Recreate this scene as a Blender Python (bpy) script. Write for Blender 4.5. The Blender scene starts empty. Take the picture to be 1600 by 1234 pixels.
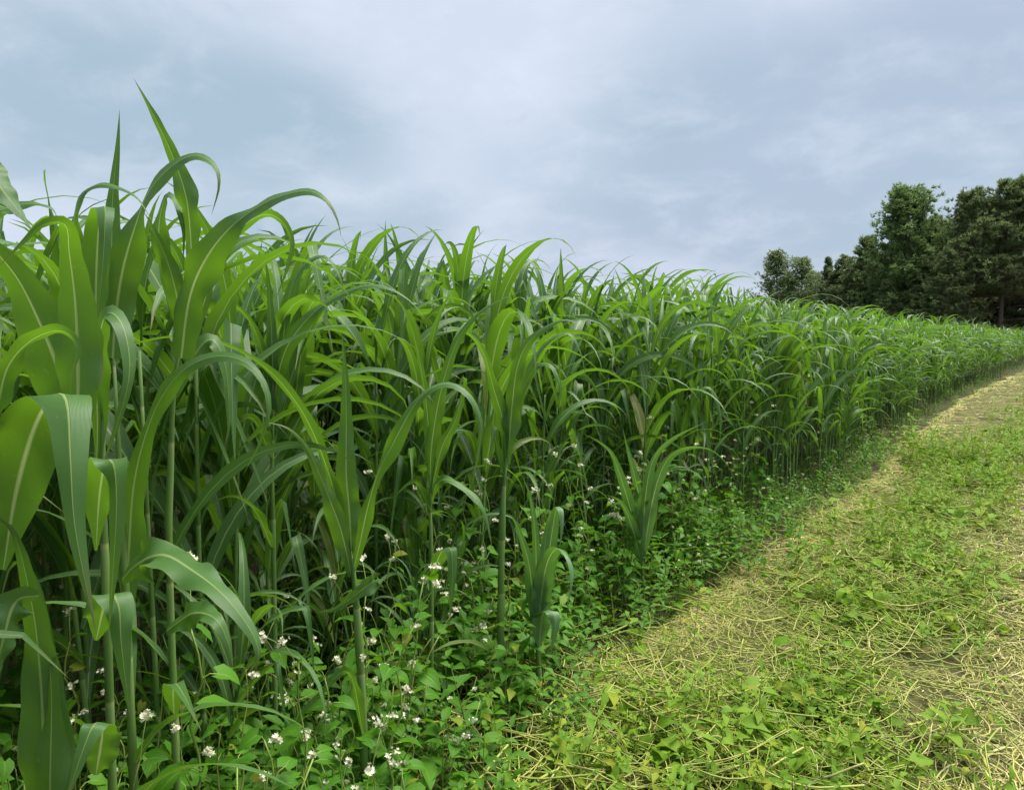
import bpy, math, random
import numpy as np
from mathutils import Vector, Matrix
R = math.radians
sc = bpy.context.scene
# ---------------------------------------------------------------- camera
F_PX, CAM_H, HORIZ = 1101.0, 1.40, 525.0          # focal length and horizon line in photo pixels (1600 x 1234)
PITCH = math.atan((617.0 - HORIZ) / F_PX)
cam_d = bpy.data.cameras.new('camera'); cam = bpy.data.objects.new('camera', cam_d)
sc.collection.objects.link(cam)
cam_d.sensor_fit = 'HORIZONTAL'; cam_d.sensor_width = 36.0; cam_d.lens = 36.0 * F_PX / 1600.0
cam_d.clip_start = 0.05; cam_d.clip_end = 2000.0
cam.location = (0, 0, CAM_H); cam.rotation_euler = (R(90) - PITCH, 0, 0)
sc.camera = cam
# ---------------------------------------------------------------- sky, sun, exposure
SUN_EL, SUN_AZ = R(68), R(66)                    # azimuth clockwise from +Y
SUN_DIR = Vector((math.sin(SUN_AZ) * math.cos(SUN_EL), math.cos(SUN_AZ) * math.cos(SUN_EL), math.sin(SUN_EL)))
W = bpy.data.worlds.new('World'); sc.world = W; W.use_nodes = True
nt = W.node_tree; nt.nodes.clear()
def N(t, kind, **kw):
    n = t.nodes.new(kind)
    for k, v in kw.items():
        if k.startswith('i_'):
            n.inputs[int(k[2:])].default_value = v
        else: setattr(n, k, v)
    return n
out = N(nt, 'ShaderNodeOutputWorld'); bg = N(nt, 'ShaderNodeBackground')
sky = N(nt, 'ShaderNodeTexSky', sky_type='NISHITA', sun_disc=False, sun_elevation=SUN_EL, sun_rotation=SUN_AZ, dust_density=2.0)
tc = N(nt, 'ShaderNodeTexCoord'); sep = N(nt, 'ShaderNodeSeparateXYZ')
nt.links.new(tc.outputs['Generated'], sep.inputs[0])
ab = N(nt, 'ShaderNodeMath', operation='ABSOLUTE'); nt.links.new(sep.outputs[2], ab.inputs[0])
ad = N(nt, 'ShaderNodeMath', operation='ADD'); nt.links.new(ab.outputs[0], ad.inputs[0]); ad.inputs[1].default_value = 0.30
cmb = N(nt, 'ShaderNodeCombineXYZ')
for i in (0, 1):
    dv = N(nt, 'ShaderNodeMath', operation='DIVIDE')
    nt.links.new(sep.outputs[i], dv.inputs[0]); nt.links.new(ad.outputs[0], dv.inputs[1]); nt.links.new(dv.outputs[0], cmb.inputs[i])
def cloud(scale, detail, rough, dist, off, a, b, stretch=(1, 1, 1)):
    mp = N(nt, 'ShaderNodeMapping'); nt.links.new(cmb.outputs[0], mp.inputs[0])
    mp.inputs['Location'].default_value = off; mp.inputs['Scale'].default_value = stretch; mp.inputs['Rotation'].default_value = (0, 0, R(24))
    nz = N(nt, 'ShaderNodeTexNoise'); nt.links.new(mp.outputs[0], nz.inputs['Vector'])
    nz.inputs['Scale'].default_value = scale; nz.inputs['Detail'].default_value = detail
    nz.inputs['Roughness'].default_value = rough; nz.inputs['Distortion'].default_value = dist
    mr = N(nt, 'ShaderNodeMapRange', interpolation_type='SMOOTHSTEP'); nt.links.new(nz.outputs[0], mr.inputs[0])
    mr.inputs[1].default_value = a; mr.inputs[2].default_value = b
    return mr.outputs[0]
def mixc(a, b, f):
    m = N(nt, 'ShaderNodeMix', data_type='RGBA')
    for s, v in ((m.inputs[6], a), (m.inputs[7], b), (m.inputs[0], f)):
        if isinstance(v, (int, float)) or isinstance(v, tuple): s.default_value = v
        else: nt.links.new(v, s)
    return m.outputs[2]
skm = N(nt, 'ShaderNodeVectorMath', operation='SCALE'); nt.links.new(sky.outputs[0], skm.inputs[0]); skm.inputs['Scale'].default_value = 0.10
thin = cloud(0.55, 1, .5, .2, (3.1, 1.7, 0), .34, .66)             # broad thick / thin veil
glow = cloud(0.95, 2, .5, .2, (15.87, 16.44, 0), .42, .72)                # broad brighter area
puff = cloud(4.6, 5, .60, .25, (5.3, 2.2, 0), .40, .80)             # small billows
dark = cloud(5.5, 4, .60, .3, (1.4, 7.7, 0), .60, .80)              # small grey wisps
veil = mixc((.255, .336, .405, 1), (.287, .338, .428, 1), thin)
veil = mixc(veil, (.415, .465, .550, 1), glow)
pf = N(nt, 'ShaderNodeMath', operation='MULTIPLY'); nt.links.new(puff, pf.inputs[0]); pf.inputs[1].default_value = .34
veil = mixc(veil, (.535, .570, .645, 1), pf.outputs[0])
dk = N(nt, 'ShaderNodeMath', operation='MULTIPLY'); nt.links.new(dark, dk.inputs[0]); dk.inputs[1].default_value = .5
veil = mixc(veil, (.29, .34, .44, 1), dk.outputs[0])
nt.links.new(mixc(skm.outputs[0], veil, .94), bg.inputs[0]); bg.inputs[1].default_value = 0.94
nt.links.new(bg.outputs[0], out.inputs[0]); W.cycles.sampling_method = 'NONE'
sun_d = bpy.data.lights.new('sun', 'SUN'); sun_d.energy = 4.2; sun_d.angle = R(35); sun_d.color = (1, .965, .90)
sun = bpy.data.objects.new('sun', sun_d); sc.collection.objects.link(sun)
sun.rotation_euler = (-SUN_DIR).to_track_quat('-Z', 'Y').to_euler()
sc.view_settings.view_transform = 'Standard'; sc.view_settings.look = 'None'
sc.view_settings.exposure = 0.82; sc.view_settings.gamma = 1.0; sc.view_settings.use_curve_mapping = False
sc.render.engine = 'CYCLES'
sc.cycles.max_bounces = 6; sc.cycles.diffuse_bounces = 3; sc.cycles.glossy_bounces = 2; sc.cycles.transmission_bounces = 4
sc.cycles.use_denoising = True; sc.cycles.use_adaptive_sampling = True; sc.cycles.adaptive_threshold = 0.02

# ---------------------------------------------------------------- helpers
COL = sc.collection
rng = np.random.default_rng(7)
D = np.array([math.sin(R(40)), math.cos(R(40))]); NV = np.array([math.cos(R(40)), -math.sin(R(40))])   # along / across the mown strip
def sn(s, n): p = D * s + NV * n; return p[0], p[1]
def to_sn(x, y): return x * D[0] + y * D[1], x * NV[0] + y * NV[1]
def px(x, y, d):                                   # photo pixel + distance in metres -> place in the world
    v = np.array([(x - 800.0) / F_PX, 1.0, (617.0 - y) / F_PX])
    c, s = math.cos(-PITCH), math.sin(-PITCH)
    w = np.array([v[0], v[1] * c - v[2] * s, v[1] * s + v[2] * c])
    return np.array([0, 0, CAM_H]) + w * (d / w[1])
def to_px(x, y, z):
    dz = z - CAM_H; c, s = math.cos(PITCH), math.sin(PITCH)
    yy = y * c - dz * s; zz = y * s + dz * c
    return 800 + F_PX * x / np.maximum(yy, 1e-3), 617 - F_PX * zz / np.maximum(yy, 1e-3)
def gz(x, y):                                      # ground height
    return .018 * np.sin(x * 2.1 + .7 * y) + .014 * np.sin(3.3 * y - 1.2 * x + 1) + .01 * np.sin(7.1 * x + 4.3 * y)
class G:                                           # a pile of geometry: vertices, quads/tris, (u, v, random) per vertex
    def __init__(s): s.V = []; s.Q = []; s.T = []; s.A = []; s.n = 0
    def add(s, V, Q=None, T=None, A=None):
        V = np.asarray(V, float); k = len(V)
        s.V.append(V); s.A.append(np.zeros((k, 3)) if A is None else np.asarray(A, float))
        if Q is not None and len(Q): s.Q.append(np.asarray(Q, np.int64) + s.n)
        if T is not None and len(T): s.T.append(np.asarray(T, np.int64) + s.n)
        s.n += k; return s
    def arr(s):
        c = lambda l, w: np.concatenate(l) if l else np.zeros((0, w), np.int64)
        return c(s.V, 3), c(s.Q, 4), c(s.T, 3), c(s.A, 3)
    def mesh(s, name, mat):
        V, Q, T, A = s.arr(); me = bpy.data.meshes.new(name)
        me.vertices.add(len(V)); me.vertices.foreach_set('co', V.astype(np.float32).ravel())
        nl = Q.size + T.size; me.loops.add(nl)
        me.loops.foreach_set('vertex_index', np.concatenate([Q.ravel(), T.ravel()]).astype(np.int32))
        me.polygons.add(len(Q) + len(T))
        me.polygons.foreach_set('loop_start', np.concatenate([np.arange(len(Q)) * 4, Q.size + np.arange(len(T)) * 3]).astype(np.int32))
        at = me.attributes.new('luv', 'FLOAT_VECTOR', 'POINT'); at.data.foreach_set('vector', A.astype(np.float32).ravel())
        me.materials.append(mat); me.update(calc_edges=True)
        return me
def replicate(protos, xf, name, mat):              # xf: list of (proto index, x, y, z, scale, rot z, tiltx, tilty, random)
    g = G(); arrs = [p.arr() for p in protos]
    for (k, x, y, z, sc_, rz, tx, ty, rn) in xf:
        V, Q, T, A = arrs[k]; M = rotm(rz, tx, ty) * sc_
        A2 = A.copy(); A2[:, 2] = rn if rn >= 0 else A[:, 2]
        g.add(V @ M.T + (x, y, z), Q, T, A2)
    return g.mesh(name, mat)
def rotm(rz, tx=0., ty=0.):
    return np.array(Matrix.Rotation(tx, 3, 'X') @ Matrix.Rotation(ty, 3, 'Y') @ Matrix.Rotation(rz, 3, 'Z'))
def unit(a): return a / np.maximum(np.linalg.norm(a, axis=-1, keepdims=True), 1e-9)
def tang(P): return unit(np.gradient(P, axis=0))
_gridq = {}
def gridq(m, k):
    if (m, k) not in _gridq:
        i, j = np.meshgrid(np.arange(m - 1), np.arange(k - 1), indexing='ij'); a = (i * k + j).ravel()
        _gridq[(m, k)] = np.stack([a, a + 1, a + k + 1, a + k], 1)
    return _gridq[(m, k)]
def ribbon(g, P, side, w, ncol=5, fold=.25, ruf=None, rn=0., back=None, cols=None):
    P = np.asarray(P); m = len(P); c = np.linspace(-1, 1, ncol) if cols is None else np.asarray(cols, float); ncol = len(c); t = tang(P); nrm = unit(np.cross(side, t))
    off = c[None, :, None] * side[:, None, :] * w[:, None, None] + (np.abs(c)[None, :] * fold * w[:, None])[:, :, None] * nrm[:, None, :]
    if ruf is not None: off = off + (ruf[:, None] * (c * np.abs(c))[None, :])[:, :, None] * nrm[:, None, :]
    if back is not None: off = off - (back[:, None] * np.abs(c)[None, :])[:, :, None] * t[:, None, :]
    V = (P[:, None, :] + off).reshape(-1, 3); u = np.linspace(0, 1, m)
    A = np.stack([np.tile(c, m), np.repeat(u, ncol), np.full(m * ncol, rn)], 1)
    g.add(V, gridq(m, ncol), None, A); return g
def tube(g, P, r, k=6, rn=0., cap=True):
    P = np.asarray(P, float); m = len(P); r = np.broadcast_to(np.asarray(r, float), (m,)); t = tang(P)
    ref = np.where(np.abs(t[:, 2:3]) > .9, np.array([[1., 0, 0]]), np.array([[0, 0, 1.]]))
    a = unit(np.cross(t, ref)); b = np.cross(t, a); th = np.arange(k) * 2 * math.pi / k
    V = (P[:, None] + r[:, None, None] * (np.cos(th)[None, :, None] * a[:, None] + np.sin(th)[None, :, None] * b[:, None])).reshape(-1, 3)
    i, j = np.meshgrid(np.arange(m - 1), np.arange(k), indexing='ij'); i = i.ravel(); j = j.ravel(); j2 = (j + 1) % k
    Q = np.stack([i * k + j, i * k + j2, (i + 1) * k + j2, (i + 1) * k + j], 1)
    A = np.stack([np.tile(np.linspace(-1, 1, k), m), np.repeat(np.linspace(0, 1, m), k), np.full(m * k, rn)], 1)
    T = None
    if cap: T = [[(m - 1) * k, (m - 1) * k + q, (m - 1) * k + q + 1] for q in range(1, k - 1)]
    g.add(V, Q, T, A); return g
def spline(C, m):                                  # Catmull-Rom through control points, evenly spaced
    C = np.asarray(C, float); E = np.vstack([2 * C[0] - C[1], C, 2 * C[-1] - C[-2]]); o = []
    for i in range(1, len(E) - 2):
        p0, p1, p2, p3 = E[i - 1:i + 3]; t = np.linspace(0, 1, 14, endpoint=False)[:, None]
        o.append(.5 * (2 * p1 + (p2 - p0) * t + (2 * p0 - 5 * p1 + 4 * p2 - p3) * t ** 2 + (3 * p1 - p0 - 3 * p2 + p3) * t ** 3))
    o = np.vstack(o + [C[-1:]]); L = np.concatenate([[0], np.cumsum(np.linalg.norm(np.diff(o, axis=0), axis=1))])
    q = np.linspace(0, L[-1], m); return np.stack([np.interp(q, L, o[:, i]) for i in range(o.shape[1])], 1)
def obj(name, me, parent=None):
    o = bpy.data.objects.new(name, me); COL.objects.link(o)
    if parent: o.parent = parent
    return o
def thing(name, label, cat, loc=(0, 0, 0), group=None):
    o = bpy.data.objects.new(name, None); COL.objects.link(o); o.location = loc; o.empty_display_size = .1
    return tag(o, label, cat, group)
def tag(o, label, cat, group=None, kind=None):
    if label: o['label'] = label
    if cat: o['category'] = cat
    if group: o['group'] = group
    if kind: o['kind'] = kind
    return o

# ---------------------------------------------------------------- materials
def material(name):
    m = bpy.data.materials.new(name); m.use_nodes = True; t = m.node_tree; t.nodes.clear()
    return m, t
def ramp(t, fac, stops, interp='LINEAR'):
    r = N(t, 'ShaderNodeValToRGB'); r.color_ramp.interpolation = interp; e = r.color_ramp.elements
    while len(e) < len(stops): e.new(.5)
    for k, (p, c) in enumerate(stops): e[k].position = p; e[k].color = (*c, 1)
    if fac is not None: t.links.new(fac, r.inputs[0])
    return r.outputs[0]
def mx(t, a, b, f, mode='MIX'):
    m = N(t, 'ShaderNodeMix', data_type='RGBA', blend_type=mode)
    for s, v in ((m.inputs[6], a), (m.inputs[7], b), (m.inputs[0], f)):
        if isinstance(v, (int, float)): s.default_value = v
        elif isinstance(v, tuple): s.default_value = (*v, 1)
        else: t.links.new(v, s)
    return m.outputs[2]
def mth(t, op, a, b=None, c=None):
    m = N(t, 'ShaderNodeMath', operation=op)
    for s, v in zip(m.inputs, (a, b, c)):
        if v is None: continue
        if isinstance(v, (int, float)): s.default_value = v
        else: t.links.new(v, s)
    return m.outputs[0]
def noise(t, scale, detail=4, vec=None, rough=.55, dist=0.):
    n = N(t, 'ShaderNodeTexNoise'); n.inputs['Scale'].default_value = scale; n.inputs['Detail'].default_value = detail
    n.inputs['Roughness'].default_value = rough; n.inputs['Distortion'].default_value = dist
    if vec is None: vec = N(t, 'ShaderNodeNewGeometry').outputs['Position']
    t.links.new(vec, n.inputs['Vector']); return n.outputs[0]
def leaf_mat(name, dark, light, rib, trans, rough=.42, tfac=.45, ribw=.09, veins=36., tipc=None, spec=.45, bumpd=.25, yellow=0.):
    m, t = material(name); at = N(t, 'ShaderNodeAttribute', attribute_name='luv'); sp = N(t, 'ShaderNodeSeparateXYZ')
    t.links.new(at.outputs['Vector'], sp.inputs[0]); u, v, rn = sp.outputs
    info = N(t, 'ShaderNodeObjectInfo').outputs['Random']
    rr = mth(t, 'FRACT', mth(t, 'ADD', rn, info))
    big = noise(t, 14., 3); f = mth(t, 'ADD', mth(t, 'MULTIPLY', rr, .65), mth(t, 'MULTIPLY', big, .35))
    c = mx(t, dark, light, f)
    au = mth(t, 'ABSOLUTE', u)
    vein = mth(t, 'SINE', mth(t, 'MULTIPLY', u, veins * math.pi))
    c = mx(t, c, light, mth(t, 'MULTIPLY', mth(t, 'MULTIPLY_ADD', vein, .5, .5), .16))
    if tipc:
        tp = N(t, 'ShaderNodeMapRange'); t.links.new(mth(t, 'ADD', v, mth(t, 'MULTIPLY', rr, .10)), tp.inputs[0]); tp.inputs[1].default_value = .93; tp.inputs[2].default_value = 1.08
        c = mx(t, c, tipc, tp.outputs[0])
    if yellow:
        yl = N(t, 'ShaderNodeMapRange'); t.links.new(rr, yl.inputs[0]); yl.inputs[1].default_value = 1 - yellow; yl.inputs[2].default_value = 1.0
        c = mx(t, c, (.33, .30, .03), mth(t, 'MULTIPLY', yl.outputs[0], .7))
    eg = N(t, 'ShaderNodeMapRange'); t.links.new(mth(t, 'ADD', au, mth(t, 'MULTIPLY', big, .9)), eg.inputs[0]); eg.inputs[1].default_value = 1.42; eg.inputs[2].default_value = 1.62
    if tipc:
        c = mx(t, c, (.26, .25, .07), mth(t, 'MULTIPLY', eg.outputs[0], .6))
        sp2 = N(t, 'ShaderNodeMapRange'); t.links.new(noise(t, 110., 1), sp2.inputs[0]); sp2.inputs[1].default_value = .70; sp2.inputs[2].default_value = .78
        c = mx(t, c, (.30, .30, .12), mth(t, 'MULTIPLY', sp2.outputs[0], .45))
    rib_w = mth(t, 'MULTIPLY', mth(t, 'SUBTRACT', 1.25, v), ribw)
    rm = N(t, 'ShaderNodeMapRange', interpolation_type='SMOOTHSTEP'); t.links.new(mth(t, 'DIVIDE', au, rib_w), rm.inputs[0])
    rm.inputs[1].default_value = 1.15; rm.inputs[2].default_value = .55; rm.inputs[3].default_value = 0; rm.inputs[4].default_value = .85
    c2 = mx(t, c, rib, rm.outputs[0])
    bs = N(t, 'ShaderNodeBsdfPrincipled'); t.links.new(c2, bs.inputs['Base Color']); bs.inputs['Roughness'].default_value = rough
    bs.inputs['Specular IOR Level'].default_value = spec
    bp = N(t, 'ShaderNodeBump'); bp.inputs['Strength'].default_value = bumpd; bp.inputs['Distance'].default_value = .004
    t.links.new(mth(t, 'ADD', mth(t, 'MULTIPLY', vein, .09), mth(t, 'ADD', big, rm.outputs[0])), bp.inputs['Height']); t.links.new(bp.outputs[0], bs.inputs['Normal'])
    tr = N(t, 'ShaderNodeBsdfTranslucent'); t.links.new(mx(t, mx(t, trans, tuple(x * .65 for x in trans), f), rib, mth(t, 'MULTIPLY', rm.outputs[0], .5)), tr.inputs[0])
    ms = N(t, 'ShaderNodeMixShader'); ms.inputs[0].default_value = tfac
    o = N(t, 'ShaderNodeOutputMaterial'); t.links.new(bs.outputs[0], ms.inputs[1]); t.links.new(tr.outputs[0], ms.inputs[2]); t.links.new(ms.outputs[0], o.inputs[0])
    return m
def simple_mat(name, stops, rough=.6, scale=8., spec=.3, tfac=0., bump=.2, use_rn=True, trans=None):
    m, t = material(name); at = N(t, 'ShaderNodeAttribute', attribute_name='luv'); sp = N(t, 'ShaderNodeSeparateXYZ')
    t.links.new(at.outputs['Vector'], sp.inputs[0]); info = N(t, 'ShaderNodeObjectInfo').outputs['Random']
    nz = noise(t, scale, 5)
    rr = mth(t, 'FRACT', mth(t, 'ADD', sp.outputs[2], info)) if use_rn else nz
    f = mth(t, 'ADD', mth(t, 'MULTIPLY', rr, .7), mth(t, 'MULTIPLY', nz, .3)) if use_rn else nz
    c = ramp(t, f, stops)
    bs = N(t, 'ShaderNodeBsdfPrincipled'); t.links.new(c, bs.inputs['Base Color']); bs.inputs['Roughness'].default_value = rough; bs.inputs['Specular IOR Level'].default_value = spec
    bp = N(t, 'ShaderNodeBump'); bp.inputs['Strength'].default_value = bump; bp.inputs['Distance'].default_value = .01; t.links.new(nz, bp.inputs['Height']); t.links.new(bp.outputs[0], bs.inputs['Normal'])
    o = N(t, 'ShaderNodeOutputMaterial')
    if tfac:
        tr = N(t, 'ShaderNodeBsdfTranslucent'); t.links.new(mx(t, c, trans or (1, 1, 1), .5 if trans else 0.), tr.inputs[0])
        ms = N(t, 'ShaderNodeMixShader'); ms.inputs[0].default_value = tfac; t.links.new(bs.outputs[0], ms.inputs[1]); t.links.new(tr.outputs[0], ms.inputs[2]); t.links.new(ms.outputs[0], o.inputs[0])
    else: t.links.new(bs.outputs[0], o.inputs[0])
    return m
M_LEAF = leaf_mat('crop_leaf', (.062, .150, .036), (.110, .235, .055), (.42, .50, .24), (.17, .36, .014), rough=.46, spec=.55, tfac=.43, yellow=.03, tipc=(.20, .17, .07))
M_LEAF_BLUE = leaf_mat('bluish_crop_leaf', (.095, .205, .080), (.150, .280, .115), (.46, .55, .34), (.14, .32, .03), rough=.5, spec=.55, tfac=.32, tipc=(.20, .17, .07))
def stalk_mat():                                    # pale waxy stalk: sheaths fading toward ringed nodes
    m, t = material('crop_stalk'); at = N(t, 'ShaderNodeAttribute', attribute_name='luv'); sp = N(t, 'ShaderNodeSeparateXYZ'); t.links.new(at.outputs['Vector'], sp.inputs[0])
    f = mth(t, 'FRACT', mth(t, 'ADD', mth(t, 'MULTIPLY', sp.outputs[1], 5.3), sp.outputs[2]))
    c = ramp(t, f, [(0, (.24, .30, .11)), (.03, (.28, .35, .13)), (.05, (.08, .155, .035)), (.5, (.115, .215, .05)), (.93, (.17, .275, .085)), (1, (.20, .30, .10))])
    c = mx(t, c, (.16, .22, .05), mth(t, 'MULTIPLY', noise(t, 25., 3), .4))
    bs = N(t, 'ShaderNodeBsdfPrincipled'); t.links.new(c, bs.inputs['Base Color']); bs.inputs['Roughness'].default_value = .55; bs.inputs['Specular IOR Level'].default_value = .3
    o = N(t, 'ShaderNodeOutputMaterial'); t.links.new(bs.outputs[0], o.inputs[0]); return m
M_STALK = stalk_mat()
M_RIB = simple_mat('leaf_midrib', [(0, (.28, .40, .10)), (1, (.38, .49, .17))], rough=.5, tfac=.5)
M_BUCK = leaf_mat('buckwheat_leaf', (.045, .155, .012), (.105, .26, .018), (.20, .36, .06), (.20, .44, .012), rough=.55, spec=.22, ribw=.06, veins=5., tfac=.38, yellow=.05)
M_BSTEM = simple_mat('buckwheat_stem', [(0, (.13, .22, .04)), (.6, (.22, .30, .06)), (1, (.28, .20, .09))], rough=.5)
M_FLOWER = simple_mat('white_petals', [(0, (.58, .55, .32)), (.5, (.79, .77, .58)), (1, (.86, .85, .72))], rough=.7, scale=60., tfac=.25)
M_WEED = leaf_mat('weed_leaf', (.048, .155, .014), (.11, .245, .022), (.18, .32, .05), (.20, .42, .015), rough=.55, spec=.22, ribw=.05, veins=6., tfac=.35, yellow=.04)
M_COVER = leaf_mat('path_leaf', (.08, .20, .014), (.23, .35, .022), (.2, .32, .07), (.22, .40, .02), rough=.6, spec=.2, ribw=.05, veins=4., tfac=.33, yellow=.14)
M_STRAW = simple_mat('straw', [(0, (.14, .13, .06)), (.2, (.24, .25, .05)), (.5, (.44, .41, .12)), (.8, (.56, .50, .23)), (1, (.64, .59, .36))], rough=.7, scale=20.)
M_CUT = simple_mat('cut_stem', [(0, (.14, .20, .03)), (.35, (.25, .31, .05)), (.7, (.38, .38, .09)), (1, (.46, .40, .22))], rough=.5, scale=20.)
M_BARK = simple_mat('pine_bark', [(0, (.07, .05, .04)), (.5, (.14, .105, .085)), (1, (.22, .18, .15))], rough=.9, scale=9., bump=.8, use_rn=False)
def needle_mat(name, a, b): return simple_mat(name, [(0, a), (1, b)], rough=.6, scale=.7, tfac=.48, bump=0.)
M_PINE = needle_mat('pine_needles', (.10, .155, .066), (.255, .31, .12))
M_WPINE = needle_mat('soft_pine_needles', (.10, .18, .062), (.26, .37, .12))
M_PALE = needle_mat('pale_leaves', (.15, .22, .085), (.30, .37, .16))
def ground_mat(name, stops, sc1, sc2):
    m, t = material(name); a = noise(t, sc1, 8, rough=.65, dist=.4); b = noise(t, sc2, 6, rough=.7)
    c = ramp(t, mth(t, 'ADD', mth(t, 'MULTIPLY', a, .55), mth(t, 'MULTIPLY', b, .45)), stops)
    bs = N(t, 'ShaderNodeBsdfPrincipled'); t.links.new(c, bs.inputs['Base Color']); bs.inputs['Roughness'].default_value = .95; bs.inputs['Specular IOR Level'].default_value = .1
    bp = N(t, 'ShaderNodeBump'); bp.inputs['Strength'].default_value = .8; bp.inputs['Distance'].default_value = .02; t.links.new(b, bp.inputs['Height']); t.links.new(bp.outputs[0], bs.inputs['Normal'])
    o = N(t, 'ShaderNodeOutputMaterial'); t.links.new(bs.outputs[0], o.inputs[0]); return m
M_SOIL = ground_mat('soil', [(.3, (.035, .028, .018)), (.5, (.075, .058, .036)), (.62, (.10, .085, .045)), (.75, (.15, .125, .075))], 6., 45.)
M_PATH = ground_mat('mown_ground', [(.3, (.045, .042, .02)), (.45, (.095, .09, .036)), (.54, (.17, .165, .06)), (.7, (.29, .265, .125))], 4., 60.)

# ---------------------------------------------------------------- ground and path
def sheet(xs, ys, z0, tf=None):
    X, Y = np.meshgrid(xs, ys, indexing='ij')
    if tf: X, Y = tf(X, Y)
    near = np.exp(-(X ** 2 + Y ** 2) / 400.)
    V = np.stack([X, Y, gz(X, Y) * near + z0], -1).reshape(-1, 3); g = G(); g.add(V, gridq(len(xs), len(ys))[:, ::-1]); return g
k = np.linspace(-1, 1, 221); ax = np.sinh(k * 6.2) / np.sinh(6.2) * 500
tag(obj('ground', sheet(ax, ax, 0).mesh('ground', M_SOIL)), 'brown soil ground under the crop and weeds', None, kind='structure')
ss = np.concatenate([np.linspace(-4, 12, 130), np.linspace(12.3, 52, 70)]); nn = np.linspace(0, 1, 34)
wob = lambda s: .05 * np.sin(1.7 * s) + .03 * np.sin(4.1 * s + 1)
def edge_n(s): return np.interp(s, [-1, .3, 1.2, 2.4, 4, 5.2, 7, 11, 18, 45], [-.75, -1.0, -1.5, -1.98, -1.98, -1.82, -1.82, -2.1, -2.5, -2.7])
def weed_w(s): return np.interp(s, [0, 3.5, 5, 7, 11, 30], [.52, .42, .25, .18, .16, .2])     # width of the weed border in front of the crop

def path_xy(S, q): n = (edge_n(S) + weed_w(S) - .05 + wob(S)) * (1 - q) + 2.2 * q; return D[0] * S + NV[0] * n, D[1] * S + NV[1] * n
tag(obj('path', sheet(ss, nn, .006, path_xy).mesh('path', M_PATH)), 'mown strip of straw coloured clippings beside the crop', None, kind='structure')

# ---------------------------------------------------------------- crop plants
def prof(u, base=.36): return np.minimum(1, base + (1 - base) * np.clip(u / .22, 0, 1)) * np.clip((1 - u) / .64, 0, 1) ** 1.05
def leaf(g, r, z, az, L, Wd, ph0, ph1, p, m, ncol, kink=None, r0=.006, rn=0.):
    u = np.linspace(0, 1, m); um = (u[:-1] + u[1:]) / 2; ph = ph0 + (ph1 - ph0) * um ** p
    if kink: ph = np.where(um > kink, np.maximum(ph, 2.75 + .2 * (um - kink)), ph * .75)
    a = az + r.normal(0, .35) * um ** 1.5; st = L / (m - 1)
    d = np.stack([np.sin(ph) * np.cos(a), np.sin(ph) * np.sin(a), np.cos(ph)], 1) * st
    P = np.vstack([[math.cos(az) * r0, math.sin(az) * r0, z], d]).cumsum(0)
    t = tang(P); side = unit(np.cross(t, [0, 0, 1.]) + 1e-4 * np.array([math.sin(az), -math.cos(az), 0]))
    href = np.array([math.sin(az), -math.cos(az), 0]); side = unit(np.where(np.sum(side * href, 1, keepdims=True) < 0, -side, side))
    tw = r.normal(0, .55) * u + r.normal(0, .25) + r.choice([0, 0, 0, 1]) * r.normal(0, 1.3) * u ** 2
    nr = np.cross(t, side); side = side * np.cos(tw)[:, None] + nr * np.sin(tw)[:, None]
    side = unit(side - t * np.sum(side * t, 1, keepdims=True))
    w = Wd / 2 * prof(u); ruf = w * .28 * np.sin(u * r.uniform(14, 26) + r.uniform(0, 6)) * (1 - u)
    ribbon(g, P, side, w, ncol, fold=r.uniform(.12, .4), ruf=ruf, rn=rn)
def crop_parts(seed, m, ncol, k):                  # -> [(name, G)]: stalk and each leaf
    r = np.random.default_rng(seed); H = r.uniform(1.12, 1.40); az = r.uniform(0, 6.28); n = 12; parts = []
    bend = r.normal(0, .03, 2); zz = np.linspace(0, H, 7)
    P = np.stack([bend[0] * (zz / H) ** 2, bend[1] * (zz / H) ** 2, zz - .03], 1)
    g = G(); rn = r.random(); tube(g, P, np.linspace(.0085, .004, 7), k, rn); parts.append(('stalk', g))
    for i in range(n):
        q = i / (n - 1); z = .44 + (H - .46) * q ** .85; g = G()
        top = i >= n - 2; L = (.48 + .36 * math.sin(min(1, q * 1.25) * 2.2)) * r.uniform(.74, 1.04)
        Wd = (.029 + .027 * math.sin(q * 2.6)) * r.uniform(.75, 1.25)
        ph0 = .50 - .36 * q + r.normal(0, .08); ph1 = r.uniform(2.2, 3.1) if not top else (r.uniform(1.5, 2.7) if (i == n - 2 or r.random() < .75) else r.uniform(.7, 1.5))
        kk = r.uniform(.35, .6) if (r.random() < .2 and not top) else None
        if top: L *= .72; Wd *= .8
        leaf(g, r, z, az + math.pi * i + r.normal(0, .4), L, Wd, max(.06, ph0), ph1, r.uniform(1.3, 2.5), m, ncol, kk, rn=(rn + r.normal(0, .12)) % 1)
        parts.append(('leaf', g))
    return parts
NP = 12
PROTO_HI = [[(nm, g.mesh(nm, M_LEAF if nm == 'leaf' else M_STALK)) for nm, g in crop_parts(100 + i, 13, 5, 7)] for i in range(NP)]
def join(parts, only):
    o = G()
    for nm, g in parts:
        if nm in only: V, Q, T, A = g.arr(); o.add(V, Q, T, A)
    return o
_lo = [crop_parts(100 + i, 8, 3, 4) for i in range(NP)]; _vl = [crop_parts(100 + i, 6, 3, 3) for i in range(NP)]
LO_L = [join(p, ('leaf',)) for p in _lo]; LO_S = [join(p, ('stalk',)) for p in _lo]; VL_L = [join(p, ('leaf',)) for p in _vl]; VL_S = [join(p, ('stalk',)) for p in _vl]
cand = []
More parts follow.
